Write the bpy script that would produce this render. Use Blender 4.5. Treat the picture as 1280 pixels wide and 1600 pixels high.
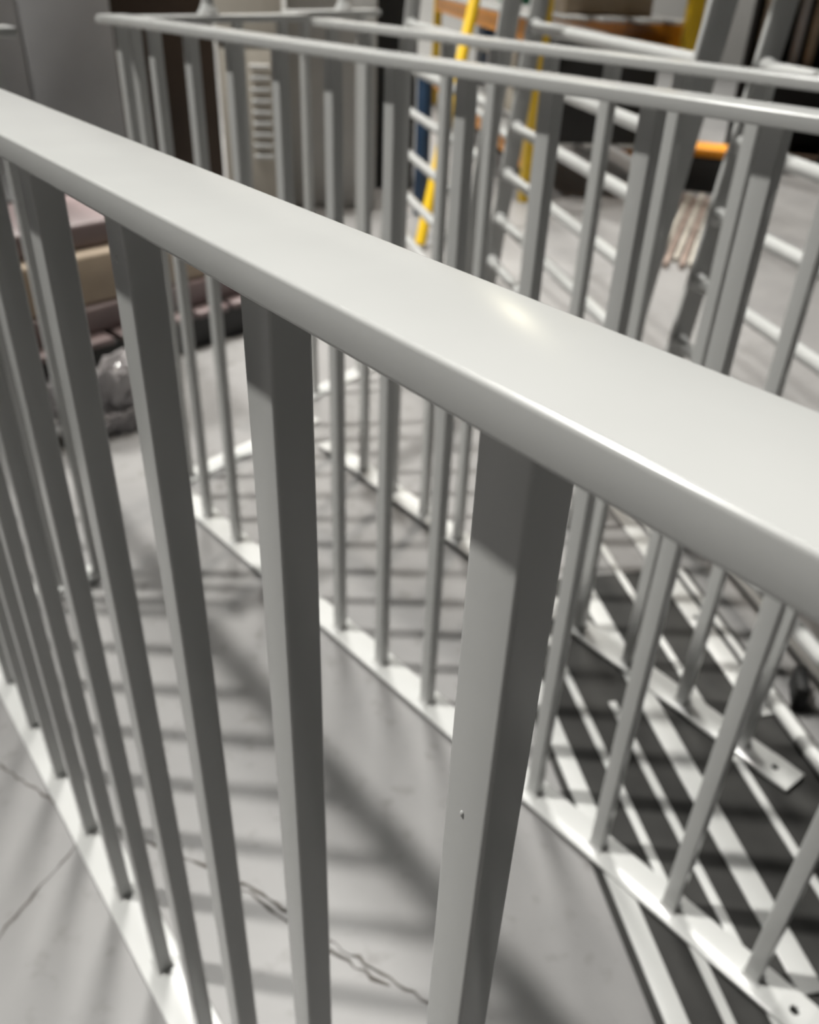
import bpy, bmesh, math, random
from mathutils import Vector, Matrix
random.seed(7)
scene = bpy.context.scene
for o in list(bpy.data.objects):
    bpy.data.objects.remove(o, do_unlink=True)
COL = scene.collection

# ------------------------------------------------------------------ camera
CAM_H = 1.0926                       # metres above the floor
F_PX = 1312.6                        # focal length in pixels of a 1280 px wide frame
ROWS = ((0.61630240, 0.78672677, 0.03510480),     # image right
        (0.44583927, -0.31182024, -0.83904439),   # image down
        (-0.64915229, 0.53275616, -0.54292925))   # viewing direction
cd = bpy.data.cameras.new('camera'); cam = bpy.data.objects.new('camera', cd); COL.objects.link(cam)
r, d, f = (Vector(v) for v in ROWS)
m = Matrix((r, -d, -f)).transposed().to_4x4(); m.translation = (0, 0, CAM_H)
cam.matrix_world = m
cd.sensor_fit = 'HORIZONTAL'; cd.sensor_width = 36.0; cd.lens = 36.0 * F_PX / 1280.0
cd.clip_start = 0.01; cd.clip_end = 200
cd.dof.use_dof = True; cd.dof.focus_distance = 0.27; cd.dof.aperture_fstop = 15.0
scene.camera = cam

# ------------------------------------------------------------------ light
scene.view_settings.view_transform = 'Standard'; scene.view_settings.look = 'None'
scene.view_settings.gamma = 1.0; scene.view_settings.use_curve_mapping = False
scene.view_settings.exposure = 0.0
w = bpy.data.worlds.new('hall'); scene.world = w; w.use_nodes = True
bg = w.node_tree.nodes['Background']; bg.inputs[0].default_value = (1.0, 0.98, 0.95, 1); bg.inputs[1].default_value = 0.010

def lamp(x, y, z, power, beam=76, blend=0.35, radius=0.13, col=(1.0, 0.985, 0.94)):
    """high-bay lamps and added fill lamps, shining straight down, beams cut to limit spill"""
    l = bpy.data.lights.new('hall_and_fill_lamp', 'SPOT'); l.energy = power; l.color = col
    l.spot_size = math.radians(beam); l.spot_blend = blend; l.shadow_soft_size = radius
    o = bpy.data.objects.new('hall_and_fill_lamp', l); COL.objects.link(o); o.location = (x, y, z)
    return o
for a_ in [(-4.5, -3.6, 12.0, 8600, 68, 0.25, 0.24), (-5.6, 3.3, 12.0, 5400, 72, 0.3, 0.8), (-2.8, 3.9, 12.0, 4000, 36, 0.35, 0.24, (1.0, 0.93, 0.84)),  # last one here is added to brighten the cabinets, rack and far floor
           (-8.2, 6.6, 9.5, 3200, 88, 0.4, 0.24), (-9.6, 2.3, 9.5, 3200, 88, 0.4, 0.24), (-20.35, 24.19, 12.0, 430, 160, 0.3, 0.24, (1.0, 0.93, 0.66))]:  # first two here are added to light the back wall
    lamp(*a_)

# ------------------------------------------------------------------ helpers
def at(px, py, z=0.0, dist=None):
    """world point seen at pixel (px, py): on the plane at height z, or at a horizontal distance"""
    q = r * ((px - 640) / F_PX) + d * ((py - 800) / F_PX) + f
    k = (z - CAM_H) / q.z if dist is None else dist / math.hypot(q.x, q.y)
    return Vector((0, 0, CAM_H)) + q * k

MATS = {}
def mat(name, col, rough=0.5, var=0.0, scale=8.0, bump=0.0, metal=0.0, spec=0.5, coat=0.0, stretch=None):
    if name in MATS: return MATS[name]
    mt = bpy.data.materials.new(name); mt.use_nodes = True
    nt = mt.node_tree; b = nt.nodes['Principled BSDF']
    b.inputs['Base Color'].default_value = (*col, 1); b.inputs['Roughness'].default_value = rough
    b.inputs['Metallic'].default_value = metal; b.inputs['Specular IOR Level'].default_value = spec
    b.inputs['Coat Weight'].default_value = coat
    tc = nt.nodes.new('ShaderNodeTexCoord'); mp = nt.nodes.new('ShaderNodeMapping')
    nt.links.new(tc.outputs['Object'], mp.inputs[0])
    if stretch: mp.inputs['Scale'].default_value = stretch
    n = nt.nodes.new('ShaderNodeTexNoise'); n.inputs['Scale'].default_value = scale; n.inputs['Detail'].default_value = 6
    nt.links.new(mp.outputs[0], n.inputs['Vector'])
    if var > 0:
        rp = nt.nodes.new('ShaderNodeValToRGB')
        lo = [max(0, c * (1 - var)) for c in col]; hi = [min(1, c * (1 + var)) for c in col]
        rp.color_ramp.elements[0].position = 0.3; rp.color_ramp.elements[0].color = (*lo, 1)
        rp.color_ramp.elements[1].position = 0.7; rp.color_ramp.elements[1].color = (*hi, 1)
        nt.links.new(n.outputs['Fac'], rp.inputs[0]); nt.links.new(rp.outputs[0], b.inputs['Base Color'])
    if bump > 0:
        bp = nt.nodes.new('ShaderNodeBump'); bp.inputs['Strength'].default_value = bump; bp.inputs['Distance'].default_value = 0.001
        nt.links.new(n.outputs['Fac'], bp.inputs['Height']); nt.links.new(bp.outputs[0], b.inputs['Normal'])
    MATS[name] = mt
    return mt

WHITE = mat('white_powder_coat', (0.46, 0.462, 0.452), 0.22, 0.015, 30, 0.05)
GREY = mat('grey_sheet_steel', (0.40, 0.40, 0.405), 0.5, 0.10, 3)
LGREY = mat('light_grey_steel', (0.42, 0.42, 0.41), 0.5, 0.06, 4)
BEIGE = mat('greige_steel', (0.40, 0.37, 0.32), 0.5, 0.05, 4)
DARK = mat('dark_plastic', (0.012, 0.012, 0.012), 0.6, 0.2, 10)
BROWN = mat('dark_brown_board', (0.045, 0.026, 0.014), 0.6, 0.25, 3, stretch=(1, 8, 1))
MAUVE = mat('mauve_brown_beam', (0.16, 0.12, 0.12), 0.45, 0.2, 6)
CARD = mat('tan_cardboard', (0.36, 0.292, 0.22), 0.7, 0.15, 6)
FILM = mat('crumpled_film', (0.32, 0.305, 0.31), 0.15, 0.25, 14, 0.6)
YELLOW = mat('yellow_paint', (0.72, 0.46, 0.012), 0.4, 0.08, 10)
ORANGE = mat('orange_paint', (0.90, 0.34, 0.012), 0.45, 0.12, 10)
BLUE = mat('blue_plastic', (0.012, 0.035, 0.075), 0.5, 0.15, 8)
GREEN = mat('green_plastic', (0.03, 0.20, 0.11), 0.5, 0.15, 8)
CREAM = mat('cream_card', (0.62, 0.56, 0.46), 0.6, 0.12, 8)
SHADE_DARK = mat('painted_floor_shade', (0.020, 0.0195, 0.018), 0.85, 0.35, 12, 0.3)  # near-black colour that paints shade on the floor at lower right
ROD = mat('brown_rod', (0.25, 0.19, 0.16), 0.5, 0.3, 12)
WALL = mat('wall_paint', (0.5, 0.49, 0.47), 0.8, 0.1, 1)

def floor_material():
    mt = bpy.data.materials.new('polished_concrete'); mt.use_nodes = True
    nt = mt.node_tree; b = nt.nodes['Principled BSDF']; L = nt.links.new; N = nt.nodes.new
    tc = N('ShaderNodeTexCoord')
    n1 = N('ShaderNodeTexNoise'); n1.inputs['Scale'].default_value = 2.2; n1.inputs['Detail'].default_value = 8; n1.inputs['Roughness'].default_value = 0.6
    n2 = N('ShaderNodeTexNoise'); n2.inputs['Scale'].default_value = 26; n2.inputs['Detail'].default_value = 5
    for n in (n1, n2): L(tc.outputs['Object'], n.inputs['Vector'])
    r1 = N('ShaderNodeValToRGB'); e = r1.color_ramp.elements
    e[0].position = 0.3; e[0].color = (0.172, 0.169, 0.168, 1); e[1].position = 0.7; e[1].color = (0.228, 0.223, 0.219, 1)
    L(n1.outputs['Fac'], r1.inputs[0])
    r2 = N('ShaderNodeValToRGB'); e = r2.color_ramp.elements
    e[0].position = 0.28; e[0].color = (0.62, 0.60, 0.58, 1); e[1].position = 0.42; e[1].color = (1, 1, 1, 1)
    L(n2.outputs['Fac'], r2.inputs[0])
    mx = N('ShaderNodeMix'); mx.data_type = 'RGBA'; mx.blend_type = 'MULTIPLY'; mx.inputs[0].default_value = 0.6
    L(r1.outputs[0], mx.inputs[6]); L(r2.outputs[0], mx.inputs[7]); L(mx.outputs[2], b.inputs['Base Color'])
    b.inputs['Roughness'].default_value = 0.42; b.inputs['Specular IOR Level'].default_value = 0.35
    bp = N('ShaderNodeBump'); bp.inputs['Strength'].default_value = 0.08; bp.inputs['Distance'].default_value = 0.002
    L(n2.outputs['Fac'], bp.inputs['Height']); L(bp.outputs[0], b.inputs['Normal'])
    return mt
FLOOR = floor_material()
CRACK = mat('crack_dirt', (0.07, 0.062, 0.055), 0.9, 0.4, 40)

def link(name, mesh, parent=None, loc=(0, 0, 0), rot=None):
    o = bpy.data.objects.new(name, mesh); COL.objects.link(o)
    o.location = loc
    if rot is not None: o.rotation_euler = rot
    if parent is not None: o.parent = parent
    return o
def tag(o, label, cat, group=None):
    o['label'] = label; o['category'] = cat
    if group: o['group'] = group
    return o
def empty(name, loc, rz=0.0):
    o = bpy.data.objects.new(name, None); COL.objects.link(o); o.location = loc; o.rotation_euler = (0, 0, rz)
    o.empty_display_size = 0.05
    return o
def finish(bm, name, material, smooth=False):
    bmesh.ops.recalc_face_normals(bm, faces=bm.faces)
    me = bpy.data.meshes.new(name); bm.to_mesh(me); bm.free()
    me.materials.append(material)
    if smooth:
        for p in me.polygons: p.use_smooth = True
    return me
def round_edges(bm, b, seg=2):
    if b > 0:
        bmesh.ops.bevel(bm, geom=list(bm.edges), offset=b, segments=seg, affect='EDGES', profile=0.5)
CACHE = {}
def box_mesh(sx, sy, sz, material, bevel=0.0, seg=2, smooth=None):
    """box centred in x and y, standing on z = 0"""
    key = ('b', round(sx, 4), round(sy, 4), round(sz, 4), material.name, bevel, seg)
    if key in CACHE: return CACHE[key]
    bm = bmesh.new(); bmesh.ops.create_cube(bm, size=1)
    bmesh.ops.scale(bm, vec=(sx, sy, sz), verts=bm.verts); bmesh.ops.translate(bm, vec=(0, 0, sz / 2), verts=bm.verts)
    round_edges(bm, bevel, seg)
    me = finish(bm, 'box', material, False)
    if bevel > 0:
        for p in me.polygons: p.use_smooth = True
        me.set_sharp_from_angle(angle=math.radians(50)) if hasattr(me, 'set_sharp_from_angle') else None
    CACHE[key] = me
    return me
def tube_mesh(rad, L, material, seg=16, bevel=0.0):
    """round bar along +x from 0 to L, centre on the axis"""
    key = ('t', rad, round(L, 4), material.name, seg)
    if key in CACHE: return CACHE[key]
    bm = bmesh.new()
    bmesh.ops.create_cone(bm, cap_ends=True, segments=seg, radius1=rad, radius2=rad, depth=L)
    bmesh.ops.rotate(bm, verts=bm.verts, matrix=Matrix.Rotation(math.pi / 2, 3, 'Y')); bmesh.ops.translate(bm, vec=(L / 2, 0, 0), verts=bm.verts)
    me = finish(bm, 'tube', material, True)
    if hasattr(me, 'set_sharp_from_angle'): me.set_sharp_from_angle(angle=math.radians(40))
    CACHE[key] = me
    return me
def flat_bar(L, wd, th, material, holes=(), bevel=0.0012, rad=0.006):
    """flat bar along +x from 0 to L, centred in y, z 0..th, drilled through at x = holes"""
    bm = bmesh.new(); hw = wd / 2; n = 16
    xs = sorted(holes); cuts = []
    for h in xs: cuts += [h - hw * 0.7, h + hw * 0.7]
    bounds = [0] + cuts + [L]
    def v(x, y, z): return bm.verts.new((x, y, z))
    for i in range(len(bounds) - 1):
        a, b2 = bounds[i], bounds[i + 1]
        if i % 2 == 0:                              # plain stretch
            for z in (0, th):
                bm.faces.new([v(a, -hw, z), v(b2, -hw, z), v(b2, hw, z), v(a, hw, z)])
        else:                                       # stretch round a hole
            cx = (a + b2) / 2; e = hw * 0.7
            ring, rim = [], []
            for k in range(n):
                an = 2 * math.pi * k / n; c, s = math.cos(an), math.sin(an)
                q = max(abs(c) / e, abs(s) / hw)
                ring.append((cx + rad * c, rad * s)); rim.append((cx + c / q, s / q))
            for z in (0, th):
                R0 = [v(*p, z) for p in ring]; R1 = [v(*p, z) for p in rim]
                corners = [(b2, hw), (a, hw), (a, -hw), (b2, -hw)]
                for k in range(n):
                    k2 = (k + 1) % n
                    bm.faces.new([R0[k], R1[k], R1[k2], R0[k2]])
                    p, q2 = rim[k], rim[k2]
                    for c2 in corners:              # fill the corner triangle
                        if abs(p[0] - q2[0]) > 1e-6 and abs(p[1] - q2[1]) > 1e-6 and \
                           min(p[0], q2[0]) - 1e-6 <= c2[0] <= max(p[0], q2[0]) + 1e-6 and min(p[1], q2[1]) - 1e-6 <= c2[1] <= max(p[1], q2[1]) + 1e-6:
                            bm.faces.new([R1[k], v(*c2, z), R1[k2]])
            for k in range(n):
                k2 = (k + 1) % n
                bm.faces.new([v(*ring[k], 0), v(*ring[k2], 0), v(*ring[k2], th), v(*ring[k], th)])
        for y in (-hw, hw):
            bm.faces.new([v(a, y, 0), v(b2, y, 0), v(b2, y, th), v(a, y, th)])
    for x in (0, L):
        bm.faces.new([v(x, -hw, 0), v(x, hw, 0), v(x, hw, th), v(x, -hw, th)])
    bmesh.ops.remove_doubles(bm, verts=bm.verts, dist=1e-5)
    bmesh.ops.recalc_face_normals(bm, faces=bm.faces)
    if bevel > 0:
        ed = [e for e in bm.edges if len(e.link_faces) == 2 and e.calc_face_angle(0) > 1.2]
        bmesh.ops.bevel(bm, geom=ed, offset=bevel, segments=3, affect='EDGES', profile=0.5)
    me = finish(bm, 'flat_bar', material, True)
    if hasattr(me, 'set_sharp_from_angle'): me.set_sharp_from_angle(angle=math.radians(50))
    return me

BX, BY = 0.0205, 0.0180            # baluster section
RW, RT, FT, FW = 0.050, 0.0130, 0.0060, 0.053  # rail width, top rail thickness, foot bar thickness and width
def baluster_mesh(L, material=WHITE):
    key = ('bal', round(L, 4))
    if key in CACHE: return CACHE[key]
    bm = bmesh.new(); bmesh.ops.create_cube(bm, size=1)
    bmesh.ops.scale(bm, vec=(BX, BY, L), verts=bm.verts); bmesh.ops.translate(bm, vec=(0, 0, L / 2), verts=bm.verts)
    ed = [e for e in bm.edges if abs(e.verts[0].co.z - e.verts[1].co.z) > L / 2]
    bmesh.ops.bevel(bm, geom=ed, offset=0.0018, segments=4, affect='EDGES', profile=0.5)
    me = finish(bm, 'baluster', material, True)
    if hasattr(me, 'set_sharp_from_angle'): me.set_sharp_from_angle(angle=math.radians(60))
    CACHE[key] = me
    return me
def weld_mesh():
    if 'weld' in CACHE: return CACHE['weld']
    bm = bmesh.new()
    lo = [(-BX/2-.003, -BY/2-.003), (BX/2+.003, -BY/2-.003), (BX/2+.003, BY/2+.003), (-BX/2-.003, BY/2+.003)]
    hi = [(-BX/2, -BY/2), (BX/2, -BY/2), (BX/2, BY/2), (-BX/2, BY/2)]
    a = [bm.verts.new((*p, 0)) for p in lo]; b = [bm.verts.new((*p, .004)) for p in hi]
    for k in range(4): bm.faces.new([a[k], a[(k+1) % 4], b[(k+1) % 4], b[k]])
    CACHE['weld'] = finish(bm, 'weld', WHITE, False)
    return CACHE['weld']

def railing(label, loc, ang, x0, x1, balusters, height, holes=(), f0=None, f1=None, group='white railing panels'):
    """upright railing panel: local x along the rails, standing on local z = 0"""
    t = empty('railing_panel', loc, ang); tag(t, label, 'railing', group)
    link('top_rail', flat_bar(x1 - x0, RW, RT, WHITE, bevel=0.0016), t, (x0, 0, height - RT))
    f0 = x0 if f0 is None else f0; f1 = x1 if f1 is None else f1
    link('foot_rail', flat_bar(f1 - f0, FW, FT, WHITE, [h - f0 for h in holes], bevel=0.0012), t, (f0, 0, 0))
    me = baluster_mesh(height - RT - FT)
    for x in balusters:
        b = link('baluster', me, t, (x, 0, FT))
        link('weld', weld_mesh(), b)
    return t

# ------------------------------------------------------------------ the setting
fm = bmesh.new(); bmesh.ops.create_grid(fm, x_segments=1, y_segments=1, size=16)
floor = link('floor', finish(fm, 'floor', FLOOR), None, (-5, 6, 0)); floor['kind'] = 'structure'
def crack(points, wd, seed, name='floor_crack'):
    rnd = random.Random(seed); bm = bmesh.new(); prev = None
    for i in range(len(points) - 1):
        a, b2 = Vector(points[i]), Vector(points[i + 1]); n = max(2, int((b2 - a).length / 0.012))
        dr = (b2 - a).normalized(); nr = Vector((-dr.y, dr.x))
        for k in range(n):
            c = a.lerp(b2, k / n) + nr * rnd.uniform(-1, 1) * wd * 0.9
            hw = wd * rnd.uniform(0.15, 0.9)
            cur = [bm.verts.new((c.x - nr.x * hw, c.y - nr.y * hw, 0.0006)), bm.verts.new((c.x + nr.x * hw, c.y + nr.y * hw, 0.0006))]
            if prev: bm.faces.new([prev[0], cur[0], cur[1], prev[1]])
            prev = cur
    o = link(name, finish(bm, name, CRACK), floor); o.location = (5, -6, 0)
    return o
crack([(-1.9, -.20), (-1.10, .072), (-.964, .122), (-.80, .215), (-.662, .293), (-.53, .338), (-.406, .387), (-.2, .47), (.3, .70)], 0.0035, 3)
crack([(-.70, .268), (-.60, .305), (-.50, .338), (-.43, .366)], 0.0035, 8)
crack([(-.72, -.16), (-.807, -.008), (-.878, .114), (-.905, .16)], 0.0022, 5)
WB = at(640, 0, dist=14); wdir = math.atan2(WB.y, WB.x)
wb = link('wall_back', box_mesh(0.2, 26, 5, WALL), None, (WB.x, WB.y, 0), (0, 0, wdir)); wb['kind'] = 'structure'

# ------------------------------------------------------------------ railing panels
SP = 0.1275
near_panel = railing('nearest white railing panel crossing the whole foreground, its wide top rail closest to the camera',
        (0, 0.145, 0), 0, -2.05, 0.46, [-0.1293 - SP * k for k in range(-4, 15)], 1.0172)
def drip(px_x, z, sx, sz):
    """small run in the paint on the front of the nearest panel's balusters"""
    b = min((o for o in near_panel.children if o.name.startswith('baluster')), key=lambda o: abs(o.location.x - px_x))
    bm = bmesh.new(); bmesh.ops.create_icosphere(bm, subdivisions=2, radius=1)
    bmesh.ops.scale(bm, vec=(sx, 0.0007, sz), verts=bm.verts)
    link('paint_drip', finish(bm, 'paint_drip', WHITE, True), b, (px_x - b.location.x, -BY / 2, z - FT))
drip(-0.1304, 0.849, 0.0009, 0.0016); drip(-0.385, 0.976, 0.0008, 0.0020)
KB = 0.9972
railing('second white railing panel from the camera, its top rail tip free at upper left',
        (0, 0.755 * KB, 0.0072), math.atan(0.055), -1.712 * KB, -0.02, [KB * (-0.1661 - 0.1262 * k) for k in range(0, 13)], 1.0053 - 0.0072,
        holes=(-0.108 * KB,), f0=-1.70 * KB, f1=-0.068 * KB)
KC = 0.9972
railing('third white railing panel from the camera, with a drilled foot end lying free at right',
        (0, 1.077 * KC, 0.0072), -0.0095, -1.69 * KC, -0.25, [KC * (-0.4015 - 0.1244 * k) for k in range(0, 11)], 1.0006 - 0.0072,
        holes=(-0.340 * KC,), f0=-1.70 * KC, f1=-0.302 * KC)
# short returns standing across the far left ends
def across(label, a, b, n, height=1.0):
    a, b = Vector(a), Vector(b); L = (b - a).length; ang = math.atan2(b.y - a.y, b.x - a.x)
    return railing(label, (a.x, a.y, 0), ang, 0, L, [L * (i + 0.5) / n for i in range(n)], height, group='short white railing returns')
ra = across('short white railing return across the left end of the second panel', (-1.735, 0.655), (-1.85, 1.15), 4)
rb = across('short white railing return behind the left end of the third panel', (-1.975, 1.19), (-2.06, 1.50), 3)
rc = across('short white railing return at the left edge behind the nearest panel', (-1.50, 0.20), (-1.50, 0.425), 3)

# round posts with welded collars carried on the return panels
def riser(parent, x, z):
    p = link('post', tube_mesh(0.012, 0.5, WHITE), parent, (x, 0, z), (0, -math.pi / 2, 0))
    c = link('collar', collar_mesh(), p, (0, 0, 0), (0, math.pi / 2, 0))
def collar_mesh():
    if 'collar' in CACHE: return CACHE['collar']
    bm = bmesh.new(); prof = [(0.022, 0), (0.021, 0.006), (0.016, 0.012), (0.0125, 0.022)]; n = 18; rings = []
    for (rr, zz) in prof: rings.append([bm.verts.new((rr * math.cos(2 * math.pi * k / n), rr * math.sin(2 * math.pi * k / n), zz)) for k in range(n)])
    for i in range(len(rings) - 1):
        for k in range(n): bm.faces.new([rings[i][k], rings[i][(k+1) % n], rings[i+1][(k+1) % n], rings[i+1][k]])
    CACHE['collar'] = finish(bm, 'collar', WHITE, True)
    return CACHE['collar']
riser(ra, 0.245, 1.0); riser(rb, 0.20, 1.0)

# ------------------------------------------------------------------ ladders standing behind
U = math.radians(152.0)
def flare_mesh():
    if 'flare' in CACHE: return CACHE['flare']
    bm = bmesh.new(); n = 18; rings = []
    for (rr, zz) in [(0.021, 0), (0.0195, 0.007), (0.0165, 0.013), (0.0146, 0.020)]:
        rings.append([bm.verts.new((rr * math.cos(2 * math.pi * k / n), rr * math.sin(2 * math.pi * k / n), zz)) for k in range(n)])
    for i in range(3):
        for k in range(n): bm.faces.new([rings[i][k], rings[i][(k+1) % n], rings[i+1][(k+1) % n], rings[i+1][k]])
    CACHE['flare'] = finish(bm, 'flare', WHITE, True)
    return CACHE['flare']
def on_end(label, foot, ang, width, count, first, lean=(0, 0), height=1.64, sp=0.128):
    """ladder frame: upright flat stiles, level round rungs; foot = base of the far stile"""
    t = empty('rung_ladder', (foot[0], foot[1], 0), ang + math.pi); tag(t, label, 'ladder', 'white rung ladders standing behind')
    t.rotation_euler = (lean[0], lean[1], ang + math.pi)
    rm = flat_bar(height, RW, RT, WHITE, bevel=0.0024)
    for x in (0.0, width):
        link('stile', rm, t, (x, 0, 0), (0, -math.pi / 2, 0))
    bm_ = tube_mesh(0.0145, width - RT * 0.5, WHITE, 20); cl = flare_mesh()
    for k in range(count):
        g = link('rung', bm_, t, (0, 0, first + sp * k))
        link('weld', cl, g, (0.0005, 0, 0), (0, math.pi / 2, 0)); link('weld', cl, g, (width - RT - 0.0005, 0, 0), (0, -math.pi / 2, 0))
    return t
on_end('white ladder with round rungs, its nearer stile rising beside the yellow rack upright', (-1.907, 1.815), U, 1.0, 12, 0.08, lean=(-0.1, 0))
on_end('white ladder at far right, its thick round rungs running out of the frame', (-1.07, 1.62), U, 1.0, 11, 0.104, lean=(-0.096, 0), sp=0.142)
on_end('farther white ladder at top centre with a yellow pole seen through its rungs', (-2.647, 1.973), math.radians(155), 1.0, 12, 0.04, lean=(-0.1, 0))

# ------------------------------------------------------------------ bars lying on the floor at right
ux, uy = math.cos(U), math.sin(U); nx, ny = -ux * 0 + math.sin(U), -math.cos(U)   # n points away from the camera side
def lying(label, n, s0, s1, wd, th, holes=(), z=0.003, name='flat_bar', rounded=False):
    p = Vector((nx * n - ux * s0 * 0, ny * n, 0)) + Vector((-ux, -uy, 0)) * s0
    L = s1 - s0
    me = tube_mesh(wd / 2, L, WHITE) if rounded else flat_bar(L, wd, th, WHITE, [h - s0 for h in holes])
    o = link(name, me, None, (p.x, p.y, z + (wd / 2 if rounded else 0)), (0, 0, U + math.pi))
    return tag(o, label, 'bar', 'white bars lying on the floor')
def sn(x, y): return (-(ux * x + uy * y))
mt_c = Vector((0, 0, 0))
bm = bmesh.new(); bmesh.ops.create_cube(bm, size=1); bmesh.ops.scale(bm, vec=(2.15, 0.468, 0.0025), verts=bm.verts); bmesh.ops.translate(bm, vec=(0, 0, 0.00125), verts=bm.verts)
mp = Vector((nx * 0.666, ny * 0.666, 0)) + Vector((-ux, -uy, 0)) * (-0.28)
tag(link('shade_sheet', finish(bm, 'shade_sheet', SHADE_DARK), None, (mp.x, mp.y, 0), (0, 0, U + math.pi)), 'dark grey sheet painted as floor shade under the white bars at lower right', 'shade sheet')  # dark sheet laid in place of floor shade beneath the bars
lying('wide white flat bar on the floor nearest the camera, passing under the second panel foot', 0.458, sn(-.75, .92), 0.25, 0.030, 0.004)
lying('thin white bar on the floor beside the nearest wide flat bar', 0.524, sn(-.80, 1.0), 0.3, 0.014, 0.004)
lying('second thin white bar on the floor counted from the nearest wide flat bar', 0.583, sn(-.60, .98), 0.3, 0.014, 0.004)
lying('wide white flat bar on the floor ending near the drilled foot of the second panel', 0.648, sn(-.86, 1.19), sn(-.105, .79), 0.036, 0.004)
lying('thin white bar on the floor under the drilled foot end of the third panel', 0.742, sn(-.98, 1.36), 0.2, 0.014, 0.004)
lying('wide white flat bar with drilled holes lying behind the third panel foot', 0.842, sn(-1.10, 1.54), sn(-.42, 1.17), 0.040, 0.004, holes=(sn(-.86, 1.41), sn(-.655, 1.30)))
lying('thin white bar lying farthest but one behind the third panel', 0.878, sn(-.95, 1.53), sn(-.5, 1.25), 0.014, 0.008)
lying('thin white bar lying farthest behind the third panel', 0.995, sn(-.80, 1.56), 0.1, 0.022, 0.010)
lying('white round tube on the floor at the right edge past the third panel foot', 0.868, sn(-.46, 1.22), sn(-.15, 1.05), 0.026, 0, rounded=True, name='round_tube')
o = link('rubber_block', box_mesh(0.022, 0.07, 0.05, DARK, 0.004), None, tuple(at(1243, 1090, 0.0)), (0, 0, U + 1.1)); tag(o, 'small black rubber block beside the white tube at right edge', 'block')

# ------------------------------------------------------------------ things at the far left
# grey steel cabinet, right edge of its front at pixel column 190
def cabinet(name, label, cat, px_l, px_r, dist, h_, depth, material, z0=0.0, seams=1, legs=False, handles=True):
    a, b = at(px_l, 150, dist=dist), at(px_r, 150, dist=dist)
    a = Vector((a.x, a.y)); b = Vector((b.x, b.y)); L = (b - a).length; ang = math.atan2(b.y - a.y, b.x - a.x)
    t = empty(name, (a.x, a.y, 0), ang); tag(t, label, cat)
    link('body', box_mesh(L, depth, h_ - z0, material, 0.004), t, (L / 2, depth / 2, z0))
    nd = seams + 1; dw = L / nd
    for i in range(nd):
        dr = link('door', box_mesh(dw - 0.012, 0.018, h_ - z0 - 0.06, material, 0.003), t, (dw * (i + .5), -0.0095, z0 + 0.03))
        if handles: link('handle', box_mesh(0.02, 0.022, 0.14, DARK, 0.003), dr, (dw * .38 * (1 if i % 2 == 0 else -1), -0.018, (h_ - z0) * .5))
    if legs:
        for sx in (0.05, L - 0.05):
            for sy in (0.05, depth - 0.05): link('leg', box_mesh(0.05, 0.05, z0, DARK), t, (sx, sy, 0))
    return t
cabinet('steel_cabinet', 'tall grey steel cabinet at the upper left corner', 'cabinet', -260, 190, 4.3, 2.0, 0.5, GREY, 0.10, 2, True, False)
# unseen cupboard added outside the frame to shade the left end of the hall
t = empty('added_shade_cupboard', (-2.75, -0.60, 0), 0); tag(t, 'tall grey cupboard added outside the left edge to shade the floor there', 'cabinet')
link('body', box_mesh(0.7, 1.7, 2.0, GREY, 0.005), t, (0, 0, 0.06)); link('plinth', box_mesh(0.64, 1.6, 0.06, DARK), t)
for y in (-0.43, 0.43):
    dr = link('door', box_mesh(0.02, 0.82, 1.9, GREY, 0.003), t, (0.36, y, 0.11)); link('handle', box_mesh(0.02, 0.02, 0.14, DARK, 0.003), dr, (0.02, -0.3 if y > 0 else 0.3, 0.9))

def board(name, label, cat, px_l, px_r, dist, h_, th, material, lean=0.06, z=0.0):
    a, b = at(px_l, 150, dist=dist), at(px_r, 150, dist=dist)
    a = Vector((a.x, a.y)); b = Vector((b.x, b.y)); L = (b - a).length; ang = math.atan2(b.y - a.y, b.x - a.x)
    o = link(name, box_mesh(L, th, h_, material, 0.003), None, ((a.x + b.x) / 2, (a.y + b.y) / 2, z), (-lean, 0, ang))
    return tag(o, label, cat)
board('brown_board', 'dark brown wooden board leaning beside the grey cabinet', 'board', 186, 341, 4.42, 1.7, 0.03, BROWN, 0.03)
# greige machine cabinet with louvres
a, b = at(345, 150, dist=4.4), at(446, 150, dist=4.4)
ang = math.atan2(b.y - a.y, b.x - a.x); L = math.hypot(b.x - a.x, b.y - a.y)
t = empty('louvred_cabinet', (a.x, a.y, 0), ang); tag(t, 'greige machine cabinet with a column of louvres behind the railings', 'cabinet')
link('body', box_mesh(L, 0.5, 1.6, BEIGE, 0.006), t, (L / 2, 0.25, 0))
link('groove', box_mesh(L, 0.012, 0.035, DARK), t, (L / 2, -0.006, 0.78))
link('door', box_mesh(L * .9, 0.012, 0.68, BEIGE, 0.004), t, (L / 2, -0.006, 0.08))
for k in range(9):
    link('louvre', box_mesh(0.09, 0.016, 0.018, LGREY, 0.004), t, (L * .62, -0.02, 0.30 + 0.048 * k), (0.5, 0, 0))
cabinet('grey_locker', 'plain light grey locker behind the railings at upper centre', 'cabinet', 452, 588, 4.7, 1.5, 0.45, LGREY, 0.0, 0, False, False)
cabinet('dark_cupboard', 'dark cupboard between the grey locker and the rack', 'cabinet', 572, 650, 5.2, 1.8, 0.4, DARK, 0.0, 0, False, False)

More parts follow.
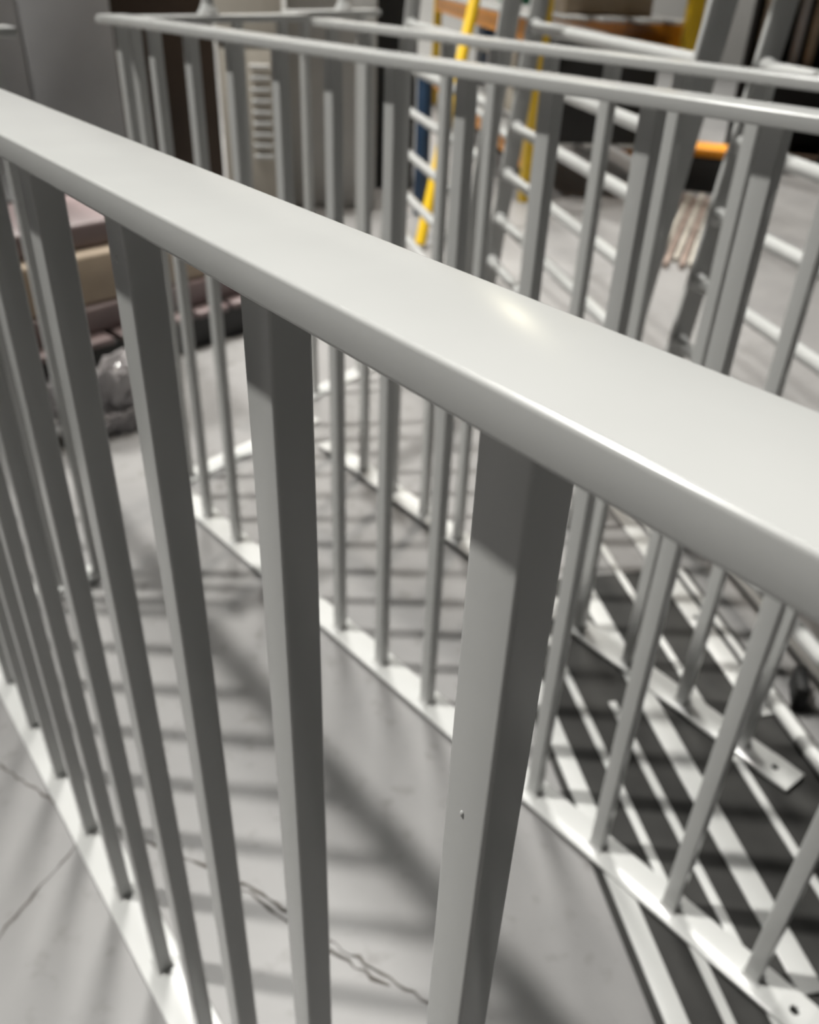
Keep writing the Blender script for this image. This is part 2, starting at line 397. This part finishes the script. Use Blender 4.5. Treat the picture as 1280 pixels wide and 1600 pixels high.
# pallet load wrapped in film
p0 = at(150, 640, 0); pa = math.atan2(at(165, 350, .45).y - at(105, 372, .45).y, at(165, 350, .45).x - at(105, 372, .45).x)
pa = math.radians(100)
pal = Vector((-2.78, 0.92))
def at_pal(name, label, cat, me, dx, dy, z, rz=0.0):
    c, s = math.cos(pa), math.sin(pa)
    return tag(link(name, me, None, (pal.x + c * dx - s * dy, pal.y + s * dx + c * dy, z), (0, 0, pa + rz)), label, cat)
t = empty('pallet', (pal.x, pal.y, 0), pa); tag(t, 'dark pallet under the film-wrapped load at left', 'pallet')
for y in (-0.25, 0, 0.25): link('runner', box_mesh(0.85, 0.09, 0.10, DARK, 0.003), t, (0, y, 0))
for i in range(6): link('deck_board', box_mesh(0.12, 0.62, 0.02, MAUVE, 0.003), t, (-0.36 + i * .144, 0, 0.10))
at_pal('wrapped_carton', 'tan carton in shiny film on the pallet', 'carton', box_mesh(0.80, 0.46, 0.15, CARD, 0.012), 0, 0, 0.202)
at_pal('mauve_beam', 'dull mauve beam lying under the tan carton', 'beam', box_mesh(0.84, 0.50, 0.08, MAUVE, 0.01), 0, 0, 0.1215)
at_pal('mauve_plank', 'dull mauve plank lying on top of the tan carton', 'plank', box_mesh(0.86, 0.36, 0.075, MAUVE, 0.012), 0, 0.0, 0.3535)
from mathutils import noise
def blob(name, label, cat, loc, size, material, seed):
    """heap of crumpled film"""
    bm = bmesh.new(); bmesh.ops.create_icosphere(bm, subdivisions=5, radius=1)
    for v in bm.verts:
        n = v.co.normalized(); o3 = Vector((seed, 2.1, 0.7))
        k = 1 + 0.55 * (noise.noise(n * 1.7 + o3)) + 0.35 * abs(noise.noise(n * 4.5 + o3)) + 0.18 * abs(noise.noise(n * 10 + o3))
        v.co = Vector((n.x * size[0] * k, n.y * size[1] * k, max(0, (n.z + .45) * size[2] * k)))
    return tag(link(name, finish(bm, name, material, False), None, loc), label, cat)
q = at(110, 330, dist=3.62); hz = at(125, 305, dist=3.3).z  # black box added in place of the shade behind the pallet load
tag(link('shade_box', box_mesh(0.4, 0.8, hz, DARK, 0.01), None, (q.x, q.y, 0), (0, 0, 0.2)), 'black box standing in for shade behind the wrapped pallet load at left', 'box')
q = at(180, 628, 0.06)
blob('film_bundle', 'crumpled pale plastic film lying on the floor before the pallet', 'plastic film', (q.x, q.y, 0), (0.09, 0.15, 0.10), FILM, 4)
q = at(33, 665, 0)
o = link('yellow_post', tube_mesh(0.022, 0.95, YELLOW), None, (q.x, q.y, 0), (0, -math.pi / 2, 0)); tag(o, 'upright yellow post at the left edge between the balusters', 'post')
# ------------------------------------------------------------------ pallet rack with coloured goods, background right of centre
R0 = at(1078, 60, dist=5.3); R1 = at(868, 16, dist=8.0)
ra_ = math.atan2(R1.y - R0.y, R1.x - R0.x); BZ = R0.z - 0.055     # along the rack; height of the orange beam
rack = empty('pallet_rack', (R0.x, R0.y, 0), ra_); tag(rack, 'pallet rack with yellow uprights and orange beams in the background', 'rack')
for x in (0.0, 4.0):
    for y in (0.0, 0.8):
        link('upright', box_mesh(0.085, 0.07, 2.3, YELLOW, 0.004), rack, (x, y, 0))
for z in (BZ, 0.16, 1.6):
    for y in (0.0, 0.8):
        for x0_, x1_ in ((0.05, 3.95),):
            link('beam', box_mesh(x1_ - x0_, 0.05, 0.11, ORANGE, 0.004), rack, ((x0_ + x1_) / 2, y, z))
    for k in range(5): link('shelf_board', box_mesh(3.85, 0.14, 0.02, LGREY, 0.002), rack, (2.0, 0.2 * k, z + 0.111))
def on_rack(name, label, cat, x, y, z, sx, sy, sz, material):
    c, s = math.cos(ra_), math.sin(ra_)
    return tag(link(name, box_mesh(sx, sy, sz, material, 0.008), None, (R0.x + c * x - s * y, R0.y + s * x + c * y, z), (0, 0, ra_)), label, cat)
on_rack('black_crate', 'black crate on the floor shelf of the rack behind the yellow upright', 'crate', 0.55, 0.4, 0.292, 0.9, 0.6, 0.5, DARK)
on_rack('cream_carton', 'cream carton on the lower shelf of the rack', 'carton', 1.3, 0.4, 0.292, 0.4, 0.5, 0.42, CREAM)
on_rack('grey_crate', 'grey crate on the lower shelf of the rack', 'crate', 1.85, 0.4, 0.292, 0.5, 0.55, 0.4, GREY)
on_rack('green_crate', 'green crate on the rack seen between the white ladders', 'crate', 2.0, 0.35, BZ + 0.132, 0.45, 0.5, 0.3, GREEN)
on_rack('blue_crate', 'dark blue crate on the rack seen through the farther white ladder', 'crate', 3.1, 0.3, 0.292, 0.35, 0.5, 0.45, BLUE)
on_rack('tan_carton', 'tan carton on the middle shelf of the rack', 'carton', 0.7, 0.35, BZ + 0.132, 0.7, 0.5, 0.28, CARD)
# yellow pole leaning and dark blue bin seen through the farther white ladder
p0 = at(668, 330, dist=4.0); p1 = at(742, 0, dist=4.35); dv = (p1 - p0).normalized()
p0 = p0 - dv * (p0.z - 0.02) / dv.z; Lp = 1.6
o = link('yellow_pole', tube_mesh(0.026, Lp, YELLOW), None, tuple(p0)); o.rotation_euler = dv.to_track_quat('X', 'Z').to_euler()
tag(o, 'leaning yellow pole behind the farther white ladder', 'pole')
q = at(660, 240, dist=4.6)
t = empty('blue_bin', (q.x, q.y, 0), 0.4); tag(t, 'dark blue bin behind the farther white ladder', 'bin')
link('body', box_mesh(0.06, 0.07, 0.66, BLUE, 0.012), t); link('lid', box_mesh(0.07, 0.08, 0.03, BLUE, 0.008), t, (0, 0, 0.66))
# bundle of rods on the floor
A0, A1 = at(1045, 415, 0.02), at(1112, 258, 0.02)
dv = (A1 - A0); ang = math.atan2(dv.y, dv.x); Lr = min(1.5, dv.length); pv = Vector((-math.sin(ang), math.cos(ang), 0))
for k in range(7):
    p = A0 + pv * (0.035 * (k - 2.5)) + dv.normalized() * random.uniform(0, .2)
    o = link('steel_rod', tube_mesh(0.013, Lr, ROD if k % 2 else BEIGE), None, (p.x, p.y, 0.013), (0, 0, ang))
    tag(o, 'brown or greige rod in the bundle lying on the far floor between the white ladders', 'rod', 'rods in the floor bundle')
q = A0 + dv.normalized() * (Lr + 0.38)
tag(link('rod_rack', box_mesh(0.34, 0.22, 0.2, DARK, 0.01), None, (q.x, q.y, 0), (0, 0, ang + math.pi / 2)), 'low black box at the far end of the rod bundle', 'box')
tag(link('orange_tray', box_mesh(0.35, 0.23, 0.05, ORANGE, 0.01), None, (q.x, q.y, 0.201), (0, 0, ang + math.pi / 2)), 'orange tray on the low black box beyond the rods', 'tray')
# dark tall unit between the two right-hand uprights
q0, q1 = at(1158, 100, dist=6.6), at(1330, 100, dist=6.6)
ang = math.atan2(q1.y - q0.y, q1.x - q0.x); L = (q1 - q0).length
t = empty('dark_shelving', (q0.x, q0.y, 0), ang); tag(t, 'dark open shelving with tubes standing in it at the upper right', 'shelving')
link('back_panel', box_mesh(L, 0.03, 1.8, DARK), t, (L / 2, 0.4, 0))
for x in (0.02, L - 0.02): link('side_panel', box_mesh(0.03, 0.4, 1.8, DARK, 0.002), t, (x, 0.2, 0))
for z in (0.1, 0.6, 1.2): link('shelf', box_mesh(L - 0.07, 0.38, 0.025, BROWN, 0.002), t, (L / 2, 0.2, z))
for k, (x, mm) in enumerate([(0.09, CREAM), (0.17, CARD), (0.31, GREY), (0.40, CARD)]):
    c, s = math.cos(ang), math.sin(ang)
    o = link('card_tube', tube_mesh(0.03, 0.5, mm), None, (q0.x + c * x - s * .15, q0.y + s * x + c * .15, 0.625), (0, -math.pi / 2, 0))
    tag(o, ['cream', 'tan', 'grey', 'second tan'][k] + ' cardboard tube standing in the dark shelving', 'tube', 'tubes in the shelving')
